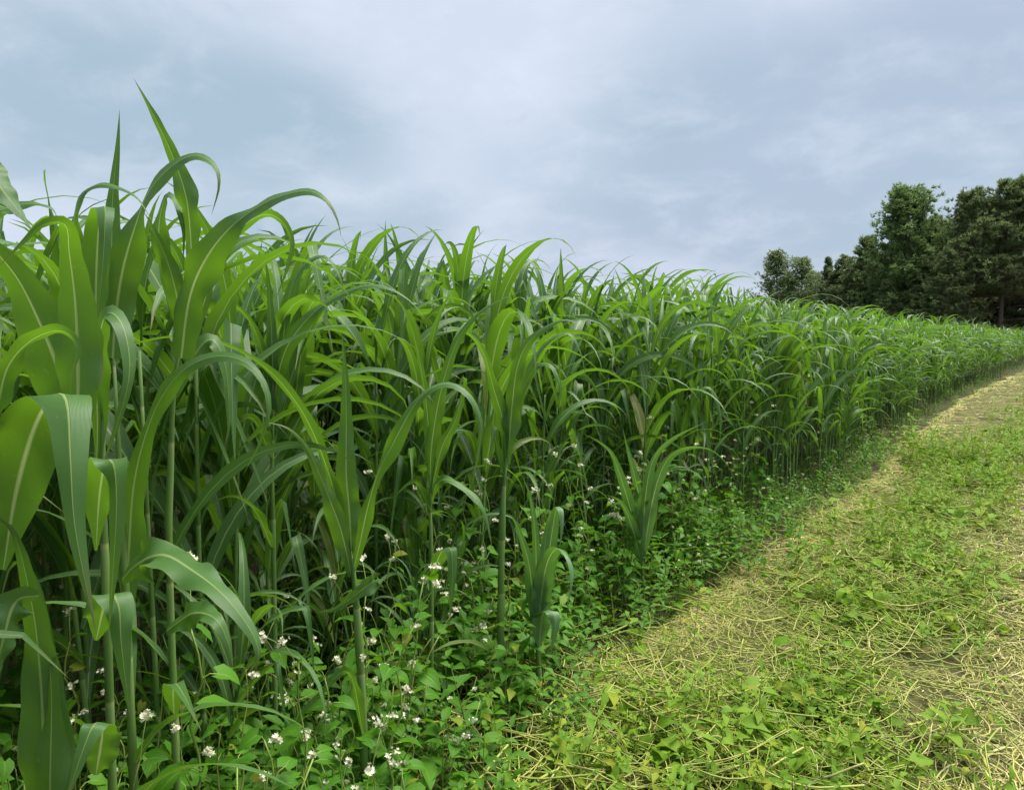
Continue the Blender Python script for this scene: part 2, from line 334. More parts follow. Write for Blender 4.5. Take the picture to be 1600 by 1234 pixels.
def scatter(n0, n1, s0, s1, dens):
    k = int(abs(n1 - n0) * (s1 - s0) * dens)
    for _ in range(k):
        s = rng.uniform(s0, s1); n = edge_n(s) + rng.uniform(min(n0, n1), max(n0, n1)); x, y = sn(s, n)
        hs = np.interp(math.hypot(x, y), [0, 5, 12, 30], [1.05, 1.12, 1.06, 1.0]) * rng.normal(1, .06)
        if n - edge_n(s) > -.35: hs *= rng.uniform(.72, 1.0)
        cand.append((int(rng.integers(NP)), x, y, s, n, hs, rng.uniform(0, 6.28), rng.normal(0, .05), rng.normal(0, .05), rng.random()))
scatter(-.05, -1.5, -1.5, 30, 22); scatter(-.3, -3, -.6, 3, 9); scatter(-1.5, -4.0, -2.5, 30, 9); scatter(-4.0, -14, -2, 34, 2.4); scatter(-2.5, -9, -1.5, 5, 6)
scatter(0, -3, 30, 54, 7); scatter(-3, -14, 34, 54, 2.0)
HERO_KEEP = [(-.55, .85, .35), (-.5, 1.2, .32), (-.6, 1.3, .3), (-.4, 1.75, .45), (-.26, 2.25, .35), (-.03, 2.4, .35), (.12, 2.5, .3), (.66, 3.5, .3)]
keep = []
for c in cand:
    x, y = c[1], c[2]
    if math.hypot(x, y) < .95: continue
    if any(math.hypot(x - a, y - b) < rr for a, b, rr in HERO_KEEP): continue
    u0 = to_px(x, y, 1.)[0]
    if y > 0 and ((430 < u0 < 900 and y < 2.65) or (-200 < u0 <= 430 and y < 1.6)): continue   # the thin front of the stand is hand-placed
    keep.append(c)
for _ in range(95):                                # short side shoots low along the front of the stand
    s = rng.uniform(.8, 4.2) if rng.random() < .8 else rng.uniform(4, 9); n = edge_n(s) + rng.uniform(-.8, -.1); x, y = sn(s, n)
    u0 = to_px(x, y, .5)[0]
    if y < 1.35 or (450 < u0 < 900 and y < 2.3): continue
    keep.append((int(rng.integers(NP)), x, y, s, n, rng.uniform(.36, .66), rng.uniform(0, 6.28), rng.normal(0, .12), rng.normal(0, .12), rng.random()))
cand = keep
TOPZ = [max(float(g.arr()[0][:, 2].max()) for nm, g in p) for p in _lo]
def fit_top(c):                                    # the near stand grows to an even height
    u, v = to_px(c[1], c[2], TOPZ[c[0]] * c[5]); lim = np.interp(u, [-300, 60, 200, 300, 430, 600, 800, 1000, 1200, 1400, 1600], [290, 300, 290, 315, 335, 352, 392, 412, 462, 488, 500])
    if c[2] < .8 or u < -300 or u > 1700 or v > lim: return c
    p = px(u, lim, c[2]); return c[:5] + (p[2] / TOPZ[c[0]],) + c[6:]
cand = [fit_top(c) for c in cand]
def visible_score(c):
    x, y, s, n = c[1:5]; d = math.hypot(x, y)
    u, _ = to_px(x, y, 1.2)
    if y < .5 or u < -60 or u > 1660: return 1e9
    cosn = abs((x * NV[0] + y * NV[1]) / d); behind = max(0, edge_n(s) - n) / max(cosn, .12)
    return d * (1 + .55 * behind)
order = sorted(range(len(cand)), key=lambda i: visible_score(cand[i]))
N_IND = 285
SEEN = [6,9,20,21,34,35,42,45,46,53,54,55,57,60,72,77,80,86,91,99,101,120,132,138,141,143,151,152,158,166,184,189,190,194,201,206,209,213,216,218,220,223,225,236,237,245,251,256,259,273,276,280,287,289,299,304,305,307,314,316,319,327,346,347,351,353,356,364,378,383,388,390,393,394,398,399,402,404,405,420,425,427,436,452,458,461,465,474,475,479,480,500,503,509,516,520,546,549,550,551,558,563,565,566,567,575,581,586,593,598,599,609,613,614,615,616,618,622,623,625,633,637,638,646,648,650,654,662,664,665,678,682,683,689,692,696,699,701,709,710,713,716,718,719,730,731,735,738,739,744,745,748,753,754,762,764,771,773,774,792,793,794,798,800,803,804,808,814,818,826,831,837,838,839,842,858,864,865,868,875,876,884,894,899,902,904,905,910,917,935,938,945,950,959,966,967,972,975,980,984,986,988,989,995,996,998,1000,1003,1005,1007,1011,1012,1014,1019,1031,1033,1035,1036,1042,1043,1047,1049,1053,1056,1058,1063,1378,1497,1505,1529,1563,1770,1792,3858,3859,3860,3861,3862,3864,3865,3867,3873,3874,3875,3876,3877,3878,3879,3881,3882,3884,3886,3887,3888,3891,3892,3893,3894,3895,3898,3900,3901,3902,3904,3906,3907,3908,3910,3911,3916,3917,3919,3920,3923,3925,3926,3927,3928,3930,3932,3936,3939,3943,3944,3946]                                          # the plants that show most from the path
ind = SEEN or order[:N_IND]; rest = [i for i in order if i not in set(ind)]
def zone(c):
    d = math.hypot(c[1], c[2]); u, _ = to_px(c[1], c[2], 1.2)
    depth = 'in the front row' if edge_n(c[3]) - c[4] < .45 else 'deeper in the stand'
    if u < 330: w = 'behind the broad-leaved plants at the left edge'
    elif u < 640: w = 'behind the tall spear-leaved plant'
    elif u < 900: w = 'behind the two tall stalks in the middle'
    elif u < 1130: w = 'behind the short bluish plant with spread leaves'
    elif u < 1330: w = 'above the leafy weeds right of the middle'
    else: w = 'where the stand runs off toward the pines'
    return f'corn-like crop plant {depth} {w}', f'crop plants {depth} {w}'
def place_copy(parts, name, label, cat, loc, rz, tx, ty, scale, group):
    t = thing(name, label, cat, loc, group); t.rotation_euler = (tx, ty, rz); t.scale = (scale,) * 3
    for nm, me in parts: obj(nm, me, t)
    return t
for i in ind:
    k, x, y, s, n, hs, rz, tx, ty, rn = cand[i]; lb, gp = zone(cand[i])
    place_copy(PROTO_HI[k], 'crop_plant', lb, 'crop plant', (x, y, float(gz(x, y))), rz, tx, ty, hs, gp)
near_x, far_x = [], []
for i in rest:
    k, x, y, s, n, hs, rz, tx, ty, rn = cand[i]; d = math.hypot(x, y)
    (near_x if d < 9 else far_x).append((k, x, y, float(gz(x, y)) * math.exp(-d * d / 400), hs, rz, tx, ty, rn))
crop = tag(obj('crop_stand', replicate(LO_L, near_x, 'crop_stand', M_LEAF)), 'dense stand of tall corn-like crop plants filling the field', 'crop', kind='stuff')
for nm, pr, xf, mt in (('stalks', LO_S, near_x, M_STALK), ('far_leaves', VL_L, far_x, M_LEAF), ('far_stalks', VL_S, far_x, M_STALK)):
    tag(obj(nm, replicate(pr, xf, nm, mt), crop), None, None, kind='stuff')

# ---------------------------------------------------------------- hand-placed crop plants along the front
HR = np.random.default_rng(5)
def hero_leaf(parent, base, C, Wd, face, sgn=1, m=40, fold=.22, pb=.30, ruf=.22, sx=None, dk=1., nat=0., mat=None):
    C = [px(x, y, C[0][2] - dk * (C[0][2] - d)) for x, y, d in C]; P = spline(C, m); u = np.linspace(0, 1, m); t = tang(P)
    v = unit(P - np.array([0, 0, CAM_H])); a = unit(np.cross(t, v))
    for i in range(1, m):
        if np.dot(a[i], a[i - 1]) < 0: a[i] = -a[i]
    b = unit(np.cross(a, t)); f = np.interp(u, np.linspace(0, 1, len(face)), face); f = np.clip(f, -1, 1)
    side = unit(a * f[:, None] + b * (sgn * np.sqrt(1 - f ** 2))[:, None])
    if nat:                                            # blade level across, seen from above
        h = P[-1] - P[0]; sd = np.array([-h[1], h[0], 0.]); sd = unit(sd if sd[1] > 0 else -sd); aa = a if a[m // 2][0] * sd[0] + a[m // 2][1] * sd[1] + a[m // 2][2] > 0 else -a
        sd = nat * sd + (1 - nat) * aa; side = unit(sd - t * np.sum(sd * t, 1, keepdims=True))
    if sx is not None:                                 # a leaf bending toward the viewer keeps its blade across
        X = np.array([math.cos(sx), math.sin(sx), 0.]); side = unit(X - t * np.sum(X * t, 1, keepdims=True))
    w = Wd / 2 * prof(u, pb); rf = w * ruf * 2.0 * (np.sin(u * HR.uniform(12, 20) + HR.uniform(0, 6)) + .7 * np.sin(u * HR.uniform(25, 40) + HR.uniform(0, 6))) * (1 - u) * np.clip(u * 6, 0, 1)
    w = w * (1 + .05 * np.sin(u * HR.uniform(30, 60) + HR.uniform(0, 6)) * HR.uniform(.3, 1)); rn = HR.random(); g = G(); k = G()
    for cc in ((-1, -.65, -.3, -.042), (.042, .3, .65, 1)): ribbon(g, P - base, side, w, cols=cc, fold=fold, ruf=rf, rn=rn)
    ribbon(k, P - base, side, w, cols=(-.042, -.02, 0, .02, .042), fold=fold, rn=rn); o = obj('leaf', g.mesh('leaf', mat or M_LEAF), parent)
    obj('midrib', k.mesh('midrib', M_RIB), o); return o
def hero(label, foot, stalk, leaves, extra=0, r0=.010, r1=.006):
    f = px(*foot); base = np.array([f[0], f[1], float(gz(f[0], f[1]))])
    t = thing('crop_plant', label, 'crop plant', tuple(base)); 
    P = spline([base - (0, 0, .04)] + [px(*c) for c in stalk], 16) - base
    g = G(); nodes = 1 + .16 * (np.arange(16) % 4 == 3); tube(g, P, np.linspace(r0, r1, 16) * nodes * np.interp(np.arange(16), [0, 12, 15], [1, 1, .35]), 8, HR.random()); obj('stalk', g.mesh('stalk', M_STALK), t)
    for C, Wd, face, *kw in leaves: hero_leaf(t, base, C, Wd, face, **(kw[0] if kw else {}))
    for i in range(extra):
        r = np.random.default_rng(int(base[0] * 1000) % 997 + i + 50); g = G(); q = r.uniform(.15, .6); j = int(q * 15)
        leaf(g, r, 0, r.uniform(0, 6.28), r.uniform(.35, .55), r.uniform(.03, .042), .5, r.uniform(2.0, 2.7), 1.2, 13, 5, rn=r.random())
        o = obj('leaf', g.mesh('leaf', M_LEAF), t); o.location = P[j]
    return t
hero('very broad-leaved crop plant at the left edge, one wide leaf folded toward the viewer', (-60, 1234, .95), [(-40, 1000, .95), (0, 860, .95), (55, 730, .95), (95, 640, .95)], [
    ([(5, 890, .95), (25, 770, .93), (55, 665, .89), (85, 618, .84), (104, 628, .80), (110, 720, .76), (118, 830, .74), (150, 988, .72)], .078, [1], dict(sx=.12, ruf=.10, pb=.10)),
    ([(118, 700, .93), (122, 600, .93), (118, 480, .92), (108, 395, .90), (102, 352, .87), (70, 350, .84), (38, 378, .82), (-5, 420, .80)], .056, [.9, .95, .95, .9, .75, .6, .5], dict(ruf=.1)),
    ([(112, 690, .97), (95, 590, .97), (60, 500, .95), (20, 425, .93), (-40, 370, .90), (-90, 400, .88)], .082, [.95, .95, .9, .8], dict(ruf=.12)),
    ([(-30, 720, .88), (-5, 640, .86), (12, 575, .84), (45, 535, .82), (85, 517, .80), (112, 525, .78), (122, 548, .77), (112, 580, .77), (110, 622, .77)], .040, [.7, .75, .7, .6, .5, .75, .5], dict(sgn=-1)),
    ([(-60, 250, .9), (-20, 270, .88), (15, 312, .88), (50, 358, .88)], .050, [.8, .85, .7], dict(pb=.10)),
    ([(-40, 340, 1.1), (10, 325, 1.1), (50, 318, 1.1), (80, 325, 1.1), (92, 345, 1.1)], .030, [.5, .5, .4]),
    ([(60, 930, .92), (25, 940, .9), (5, 1000, .88), (-20, 1100, .87)], .05, [.8, .8, .8]),
    ([(75, 1420, .95), (70, 1200, .95), (60, 1020, .95), (45, 920, .93), (20, 830, .9), (-20, 800, .88)], .07, [.9, .95, .9]),
    ([(75, 1430, .93), (78, 1220, .93), (80, 1080, .95), (70, 980, .97), (50, 900, .98), (20, 880, .98), (0, 940, .97)], .045, [.7, .7, .6, .7])], r0=.0075, r1=.0065)
hero('crop plant behind the broad folded leaf, with one bluish leaf hanging straight down', (165, 1234, 1.1), [(165, 900, 1.1), (160, 740, 1.1), (165, 600, 1.1)], [
    ([(150, 760, 1.1), (152, 660, 1.1), (150, 560, 1.08), (165, 492, 1.03), (190, 505, 1.0), (203, 570, .98), (190, 640, .97), (158, 735, .97)], .043, [.5, .6, .6, .6, .9, .95, .9], dict(ruf=.1)),
    ([(150, 860, .98), (155, 780, .96), (165, 722, .92), (178, 728, .90), (182, 790, .88), (178, 870, .87), (170, 990, .87)], .042, [1], dict(sx=-.2, ruf=.12, pb=.10)),
    ([(150, 560, 1.12), (150, 440, 1.12), (155, 350, 1.1), (163, 322, 1.06), (164, 350, 1.03), (160, 420, 1.02), (150, 520, 1.02)], .040, [1], dict(sx=.15, ruf=.08)),
    ([(118, 480, 1.15), (113, 380, 1.15), (122, 315, 1.14), (148, 290, 1.13), (180, 292, 1.12), (215, 310, 1.10), (240, 350, 1.09)], .026, [.8, .7, .5, .4, .5, .6]),
    ([(150, 1000, 1.0), (168, 930, .96), (185, 945, .94), (190, 1010, .93), (203, 1118, .93)], .045, [1], dict(sx=.3, pb=.10)),
    ([(150, 1210, .98), (160, 1140, .93), (148, 1130, .90), (130, 1170, .88), (100, 1260, .86)], .048, [1], dict(sx=.3, pb=.10))], r0=.008, r1=.006, extra=4)
hero('tall crop plant with a spear leaf pointing straight up and a narrow arching leaf', (205, 1234, 1.25), [(200, 1000, 1.25), (190, 800, 1.25), (178, 560, 1.25)], [
    ([(172, 520, 1.25), (174, 400, 1.25), (176, 310, 1.25), (183, 235, 1.25), (187, 170, 1.25)], .032, [1, 1, .95, .9]),
    ([(176, 560, 1.25), (180, 500, 1.25), (192, 420, 1.24), (212, 350, 1.22), (232, 300, 1.2), (268, 260, 1.19), (305, 243, 1.17), (335, 258, 1.15), (343, 290, 1.14), (330, 338, 1.14)], .056, [.9, .95, 1, .8, .45, .5, .5, .6, .6], dict(pb=.75)),
    ([(197, 990, 1.25), (202, 850, 1.25), (210, 750, 1.24), (232, 665, 1.22), (260, 608, 1.2), (295, 572, 1.17), (340, 556, 1.14), (385, 566, 1.11), (414, 600, 1.09), (421, 645, 1.08), (405, 695, 1.08), (378, 745, 1.08)], .050, [.9, .9, .85, .7, .55, .65, .8, .75, .7], dict(ruf=.18)),
    ([(190, 905, 1.15), (215, 880, 1.12), (255, 866, 1.08), (300, 890, 1.04), (350, 930, 1.0), (392, 985, .98), (404, 1025, .97), (384, 1056, .97)], .066, [.6, .65, .7, .85, .95, .95], dict(ruf=.3)),
    ([(260, 985, 1.15), (300, 958, 1.12), (335, 965, 1.08), (355, 1000, 1.07), (365, 1045, 1.07)], .045, [.7, .8, .9, .9])], r0=.0085, r1=.006, extra=5)
hero('tallest crop plant, its top leaf a long spear leaning left against the sky', (275, 1234, 1.35), [(265, 900, 1.35), (266, 760, 1.35), (272, 600, 1.35), (290, 500, 1.35)], [
    ([(300, 430, 1.33), (297, 360, 1.32), (290, 305, 1.31), (272, 250, 1.31), (245, 190, 1.30), (208, 121, 1.30)], .042, [.6, .8, .9, .8, .7]),
    ([(283, 560, 1.32), (295, 470, 1.30), (318, 410, 1.27), (355, 360, 1.24), (405, 322, 1.21), (450, 303, 1.18), (485, 299, 1.16), (512, 315, 1.14), (528, 345, 1.14), (533, 372, 1.14)], .062, [.95, .9, .85, .8, .6, .5, .6, .7], dict(pb=.7)),
    ([(300, 540, 1.4), (330, 440, 1.38), (370, 365, 1.36), (410, 336, 1.34), (440, 345, 1.32), (456, 378, 1.31), (448, 420, 1.31), (430, 470, 1.31)], .040, [.8, .8, .6, .5, .7, .8, .8], dict(sgn=-1)),
    ([(280, 520, 1.38), (262, 430, 1.38), (248, 365, 1.37), (258, 309, 1.35), (275, 315, 1.33), (287, 360, 1.32), (286, 412, 1.32)], .036, [.8, .9, .9, .5, .8, .9]),
    ([(285, 520, 1.36), (278, 470, 1.33), (262, 410, 1.31), (245, 370, 1.30), (230, 340, 1.30), (222, 330, 1.30)], .04, [.9, .95, .9, .6]),
    ([(272, 620, 1.4), (300, 560, 1.42), (330, 530, 1.43), (352, 570, 1.43), (358, 660, 1.43), (350, 700, 1.43)], .036, [.8, .8, .7, .8, .9])], extra=5, r0=.0085, r1=.006)
hero('tall spear-leaved crop plant with one long leaf arching far to the left', (572, 1234, 1.72), [(568, 1150, 1.72), (562, 1020, 1.72), (553, 900, 1.72), (548, 860, 1.72)], [
    ([(550, 880, 1.72), (546, 800, 1.71), (541, 740, 1.70), (541, 670, 1.70), (540, 600, 1.70), (534, 516, 1.70)], .053, [.95, 1, 1, 1, .95]),
    ([(548, 890, 1.72), (528, 790, 1.70), (505, 715, 1.68), (475, 648, 1.64), (432, 590, 1.60), (388, 556, 1.57), (340, 535, 1.54), (288, 526, 1.52), (235, 531, 1.5), (190, 545, 1.5), (135, 564, 1.5)], .040, [.75, .75, .75, .6, .5, .45, .45, .5, .5]),
    ([(549, 900, 1.72), (535, 835, 1.68), (517, 785, 1.65), (498, 738, 1.62), (478, 698, 1.6), (450, 669, 1.58), (414, 659, 1.57)], .046, [.8, .85, .9, .85, .75], dict(sgn=-1, dk=2.5)),
    ([(550, 880, 1.73), (540, 830, 1.72), (520, 770, 1.72), (502, 715, 1.72), (490, 680, 1.72)], .04, [.8, .9, .9]),
    ([(552, 890, 1.72), (562, 850, 1.70), (575, 790, 1.68), (592, 735, 1.66), (612, 697, 1.64), (626, 670, 1.63), (648, 632, 1.62), (675, 606, 1.60), (705, 600, 1.58), (735, 620, 1.56), (751, 660, 1.55), (748, 705, 1.55), (735, 768, 1.55)], .047, [.7, .9, .9, .55, .35, .85, .8, .5, .6, .9, .9, .9]),
    ([(553, 915, 1.72), (585, 905, 1.69), (560, 925, 1.66), (525, 950, 1.63), (490, 958, 1.62)], .045, [.7, .8, .8]),
    ([(568, 1150, 1.7), (545, 1050, 1.66), (500, 1085, 1.63), (468, 1120, 1.6), (450, 1180, 1.6)], .03, [.7, .7, .7])], r0=.0105, r1=.010)
hero('slender crop plant whose pale leaf climbs to the upper right, left of the middle', (674, 1234, 2.25), [(674, 1050, 2.25), (674, 900, 2.25), (672, 780, 2.25), (672, 740, 2.25)], [
    ([(672, 770, 2.25), (674, 700, 2.24), (688, 615, 2.22), (712, 538, 2.2), (745, 492, 2.18), (788, 466, 2.15), (830, 449, 2.12)], .046, [.8, .9, .95, .9, .6, .45]),
    ([(671, 740, 2.26), (668, 650, 2.26), (655, 560, 2.27), (637, 495, 2.27), (612, 462, 2.27), (580, 460, 2.26), (560, 480, 2.25)], .036, [.7, .8, .7, .5, .5]),
    ([(673, 770, 2.25), (690, 700, 2.22), (712, 655, 2.19), (726, 600, 2.17), (722, 590, 2.15), (708, 640, 2.13)], .036, [.8, .9, .8, .6]),
    ([(674, 785, 2.25), (683, 755, 2.2), (705, 750, 2.15), (735, 770, 2.12), (757, 800, 2.1), (770, 860, 2.1)], .038, [.6, .6, .7, .8]),
    ([(673, 800, 2.25), (655, 760, 2.2), (640, 755, 2.15), (612, 780, 2.12)], .03, [.6, .7, .7]),
    ([(674, 900, 2.25), (690, 862, 2.15), (705, 860, 2.1), (706, 920, 2.08), (702, 975, 2.08)], .046, [1], dict(sx=.1, pb=.10))], r0=.0085, extra=1)
hero('crop plant with a V of two broad leaves on a pale stalk in the middle', (782, 1234, 2.4), [(782, 1050, 2.4), (783, 900, 2.4), (786, 780, 2.4), (792, 715, 2.4)], [
    ([(792, 725, 2.4), (796, 680, 2.39), (801, 625, 2.38), (808, 575, 2.36), (824, 537, 2.34), (855, 511, 2.31), (885, 500, 2.29), (915, 512, 2.27)], .060, [.8, .9, .95, .95, .8, .5]),
    ([(790, 725, 2.4), (786, 660, 2.4), (771, 606, 2.39), (757, 555, 2.37), (738, 527, 2.35), (712, 514, 2.33), (690, 520, 2.31)], .050, [.8, .9, .85, .75, .5]),
    ([(793, 700, 2.42), (812, 625, 2.42), (830, 582, 2.4), (847, 569, 2.37), (864, 575, 2.34), (875, 605, 2.32), (874, 645, 2.32)], .040, [.8, .8, .6, .6, .85, .9]),
    ([(795, 710, 2.42), (815, 610, 2.44), (845, 545, 2.44), (885, 520, 2.42), (905, 545, 2.4), (918, 600, 2.4)], .036, [.7, .7, .5, .6, .7]),
    ([(786, 740, 2.4), (775, 690, 2.36), (772, 665, 2.34), (768, 700, 2.32), (766, 740, 2.32)], .03, [.8, .8, .9])], r0=.012, r1=.011, extra=1)
hero('short bluish-green crop plant with folded drooping leaves at the weed edge', (845, 1234, 2.5), [(842, 1050, 2.5), (838, 960, 2.5)], [
    ([(838, 990, 2.5), (838, 900, 2.49), (836, 830, 2.48), (828, 775, 2.47), (814, 738, 2.47)], 0.050, [.8, .8, .8, .7], dict(mat=M_LEAF_BLUE, dk=2., nat=.6)),
    ([(838, 980, 2.5), (828, 890, 2.46), (818, 850, 2.44), (803, 812, 2.42), (790, 800, 2.4)], 0.053, [.8, .9, .8], dict(mat=M_LEAF_BLUE, dk=2., nat=.6)),
    ([(840, 1000, 2.5), (845, 930, 2.47), (850, 865, 2.44), (857, 812, 2.42), (863, 795, 2.4)], 0.073, [.9, .9, .95, .9], dict(mat=M_LEAF_BLUE, dk=2., nat=.6)),
    ([(842, 960, 2.5), (855, 880, 2.44), (868, 800, 2.38), (876, 796, 2.34), (878, 825, 2.32), (874, 860, 2.32)], 0.063, [1], dict(mat=M_LEAF_BLUE, sx=.2, pb=.10)),
    ([(842, 970, 2.5), (852, 890, 2.43), (868, 858, 2.38), (886, 868, 2.34), (894, 902, 2.32), (885, 955, 2.31)], 0.064, [.8, .8, .6, .85, .9], dict(mat=M_LEAF_BLUE, dk=2., nat=.6)),
    ([(842, 1010, 2.48), (848, 960, 2.42), (862, 955, 2.37), (868, 978, 2.35), (860, 1022, 2.35)], 0.070, [1], dict(mat=M_LEAF_BLUE, sx=.2, pb=.10))], r0=.012)
hero('low bluish crop plant with thin leaves spread to both sides, right of the middle', (1006, 965, 3.5), [(1004, 900, 3.5), (1003, 850, 3.5)], [
    ([(1003, 870, 3.5), (1002, 800, 3.49), (992, 745, 3.48), (980, 700, 3.47), (973, 668, 3.47)], 0.073, [.9, .9, .8, .7], dict(mat=M_LEAF_BLUE, dk=2., nat=.6)),
    ([(1003, 860, 3.5), (1008, 780, 3.46), (1020, 720, 3.43), (1050, 686, 3.4), (1105, 658, 3.37)], 0.073, [.8, .9, .8, .6], dict(mat=M_LEAF_BLUE, dk=2., nat=.6)),
    ([(1001, 860, 3.5), (985, 795, 3.46), (968, 740, 3.42), (955, 708, 3.4), (935, 690, 3.38), (910, 677, 3.36)], 0.064, [.8, .9, .85, .6], dict(mat=M_LEAF_BLUE, dk=2., nat=.6)),
    ([(1005, 870, 3.5), (1020, 780, 3.44), (1040, 722, 3.4), (1072, 700, 3.36), (1110, 702, 3.32), (1138, 728, 3.3), (1152, 762, 3.29)], 0.064, [.8, .85, .7, .55, .7], dict(mat=M_LEAF_BLUE, dk=2., nat=.6)),
    ([(1002, 880, 3.5), (988, 825, 3.44), (970, 785, 3.4), (945, 772, 3.37)], 0.064, [.8, .8, .7], dict(mat=M_LEAF_BLUE, dk=2., nat=.6))], r0=.012, extra=1)
hero('crop plant with one leaf arching right like a hook above the white flowers', (1062, 880, 4.3), [(1061, 800, 4.3), (1060, 700, 4.3), (1060, 640, 4.3)], [
    ([(1060, 740, 4.3), (1066, 670, 4.28), (1082, 625, 4.25), (1102, 604, 4.22), (1117, 616, 4.2), (1126, 655, 4.18), (1124, 700, 4.18)], .070, [.8, .8, .7, .5, .8, .9]),
    ([(1060, 700, 4.3), (1056, 650, 4.26), (1052, 626, 4.24), (1050, 660, 4.2), (1048, 700, 4.2)], .06, [.8, .9, .8, .9]),
    ([(1060, 680, 4.3), (1045, 600, 4.3), (1025, 560, 4.28), (1005, 545, 4.26), (998, 580, 4.24), (1000, 640, 4.24)], .07, [.8, .8, .6, .8, .9]),
    ([(1060, 660, 4.3), (1066, 560, 4.3), (1085, 500, 4.28), (1120, 480, 4.26)], .06, [.8, .9, .7])], r0=.014, extra=2)
hero('leafy crop plant whose long leaf makes a wide arch left of the middle', (430, 1234, 2.0), [(428, 900, 2.0), (425, 750, 2.0), (428, 640, 2.0)], [
    ([(428, 660, 2.0), (432, 600, 2.0), (445, 550, 1.99), (465, 516, 1.98), (500, 480, 1.97), (542, 456, 1.95), (578, 446, 1.93), (610, 451, 1.92), (642, 471, 1.9), (668, 502, 1.9)], .044, [.8, .85, .85, .75, .6, .5, .5]),
    ([(428, 700, 2.0), (420, 600, 2.0), (400, 520, 2.0), (370, 480, 2.0), (335, 480, 1.98), (310, 510, 1.97)], .042, [.8, .8, .6, .6]),
    ([(428, 680, 2.0), (440, 560, 2.02), (450, 470, 2.03), (470, 420, 2.03), (505, 400, 2.02), (530, 430, 2.0), (540, 480, 2.0)], .046, [.9, .9, .8, .5, .7, .8]),
    ([(426, 720, 2.0), (400, 660, 1.95), (380, 655, 1.92), (355, 690, 1.9), (345, 750, 1.9)], .04, [.7, .6, .8, .9]),
    ([(427, 860, 2.0), (400, 800, 1.9), (365, 775, 1.84), (320, 790, 1.8)], .036, [.7, .6, .6]),
    ([(427, 640, 2.0), (425, 540, 2.0), (420, 450, 2.0), (412, 390, 2.0)], .036, [.9, 1, .9])], r0=.009, extra=4)

# ---------------------------------------------------------------- small broad leaves
def broad(g, p, d, up, L, Wd, kind, rn, m=6, droop=.5, ncol=3):    # heart (buckwheat) or lance (weed) leaf
    u = np.linspace(0, 1, m); d = unit(np.asarray(d, float)); up = np.asarray(up, float)
    P = np.asarray(p) + L * (u[:, None] * d + (-(droop) * u ** 2 + .12 * u)[:, None] * up)
    side = np.tile(unit(np.cross(d, up)), (m, 1))
    if kind == 'heart':
        w = Wd / 2 * np.interp(u, [0, .12, .3, .55, .8, 1], [.55, .95, 1.0, .72, .34, .0]); bk = L * .26 * np.clip(1 - u / .35, 0, 1)
    else:
        w = Wd / 2 * np.interp(u, [0, .2, .42, .7, 1], [.12, .75, 1, .62, 0]); bk = None
    ribbon(g, P, side, w, ncol, fold=.28, rn=rn, back=bk, ruf=w * .12 * np.sin(u * 9 + rn * 6))
def dirv(az, el): return np.array([math.cos(az) * math.cos(el), math.sin(az) * math.cos(el), math.sin(el)])
def petals(g, c, r, rnd, n, rad):
    for _ in range(n):
        o = c + rnd.normal(0, 1, 3) * rad; a = unit(rnd.normal(0, 1, 3) + (0, 0, 1.2)); b = unit(np.cross(a, [1, .3, .2])); e = np.cross(a, b); rn = rnd.random()
        V = [o - a * r * .3]; T = []
        for k in range(5):
            th = k * 1.257; V.append(o + (b * math.cos(th) + e * math.sin(th)) * r + a * r * .25)
        V += [o + (b * math.cos((k + .5) * 1.257) + e * math.sin((k + .5) * 1.257)) * r * .55 for k in range(5)]
        for k in range(5): T += [[0, 1 + k, 6 + k], [0, 6 + k, 1 + (k + 1) % 5]]
        g.add(np.array(V), None, T, np.tile([0, .5, rn], (11, 1)))
def buck_parts(seed, lod=0, bloom=True):
    r = np.random.default_rng(seed); H = r.uniform(.50, .80); n = int(r.integers(7, 10)); parts = []
    zz = np.linspace(0, H, n + 1); az = r.uniform(0, 6.28); ln = r.normal(0, .07, 2)
    P = np.stack([ln[0] * (zz / H) ** 1.5 + .012 * np.cos(np.arange(n + 1) * math.pi + az), ln[1] * (zz / H) ** 1.5 + .012 * np.sin(np.arange(n + 1) * math.pi + az), zz - .02], 1)
    st = G(); Ps = spline(P, 2 * n if not lod else n); tube(st, Ps, np.linspace(.0036, .0016, len(Ps)), 5 if not lod else 3, r.random())
    for i in list(range(2, n + 1)) + [2, 3, 4, 5]:
        a = az + i * 2.4 + (0 if not any(1 for nm, _ in parts if nm == 'leaf') else r.choice([0, 0, 3.0])) + r.normal(0, .3); q = i / n; pl = .06 * (1.15 - q) + .01; el = r.uniform(.3, .8); p1 = P[i] + dirv(a, el) * pl
        tube(st, [P[i], P[i] + dirv(a, el + .3) * pl * .55, p1], [.0013, .0011, .001], 3)
        L = (.078 - .044 * q) * r.uniform(.85, 1.25); g = G(); tilt = r.normal(0, .3)
        broad(g, p1, dirv(a + r.normal(0, .3), r.uniform(-.5, .3)), unit(np.array([r.normal(0, .3), r.normal(0, .3), 1])), L, L * r.uniform(.85, 1.05), 'heart', r.random(), 6 if not lod else 4)
        parts.append(('leaf', g))
        if bloom and (q > .6 and r.random() < .4 or i == n):
            a2 = a + r.choice([0, 1.5, 3.1]) + r.normal(0, .4); hh = r.uniform(.03, .09) * (1.3 if i == n else 1); top = P[i] + dirv(a2, 1.0) * hh
            tube(st, [P[i], (P[i] + top) / 2 + (0, 0, .006), top], [.001, .0009, .0008], 3)
            f = G(); petals(f, top, .0055 if not lod else .0075, r, int(r.integers(14, 22)) if not lod else 8, np.array([.0062, .0062, .0034]) * r.uniform(.7, 1.25)); parts.append(('flower_cluster', f))
    return [('stem', st)] + parts
BM = {'stem': M_BSTEM, 'leaf': M_BUCK, 'flower_cluster': M_FLOWER}
B_HI = [[(nm, g.mesh(nm, BM[nm])) for nm, g in buck_parts(300 + i, 0, i < 9)] for i in range(14)]
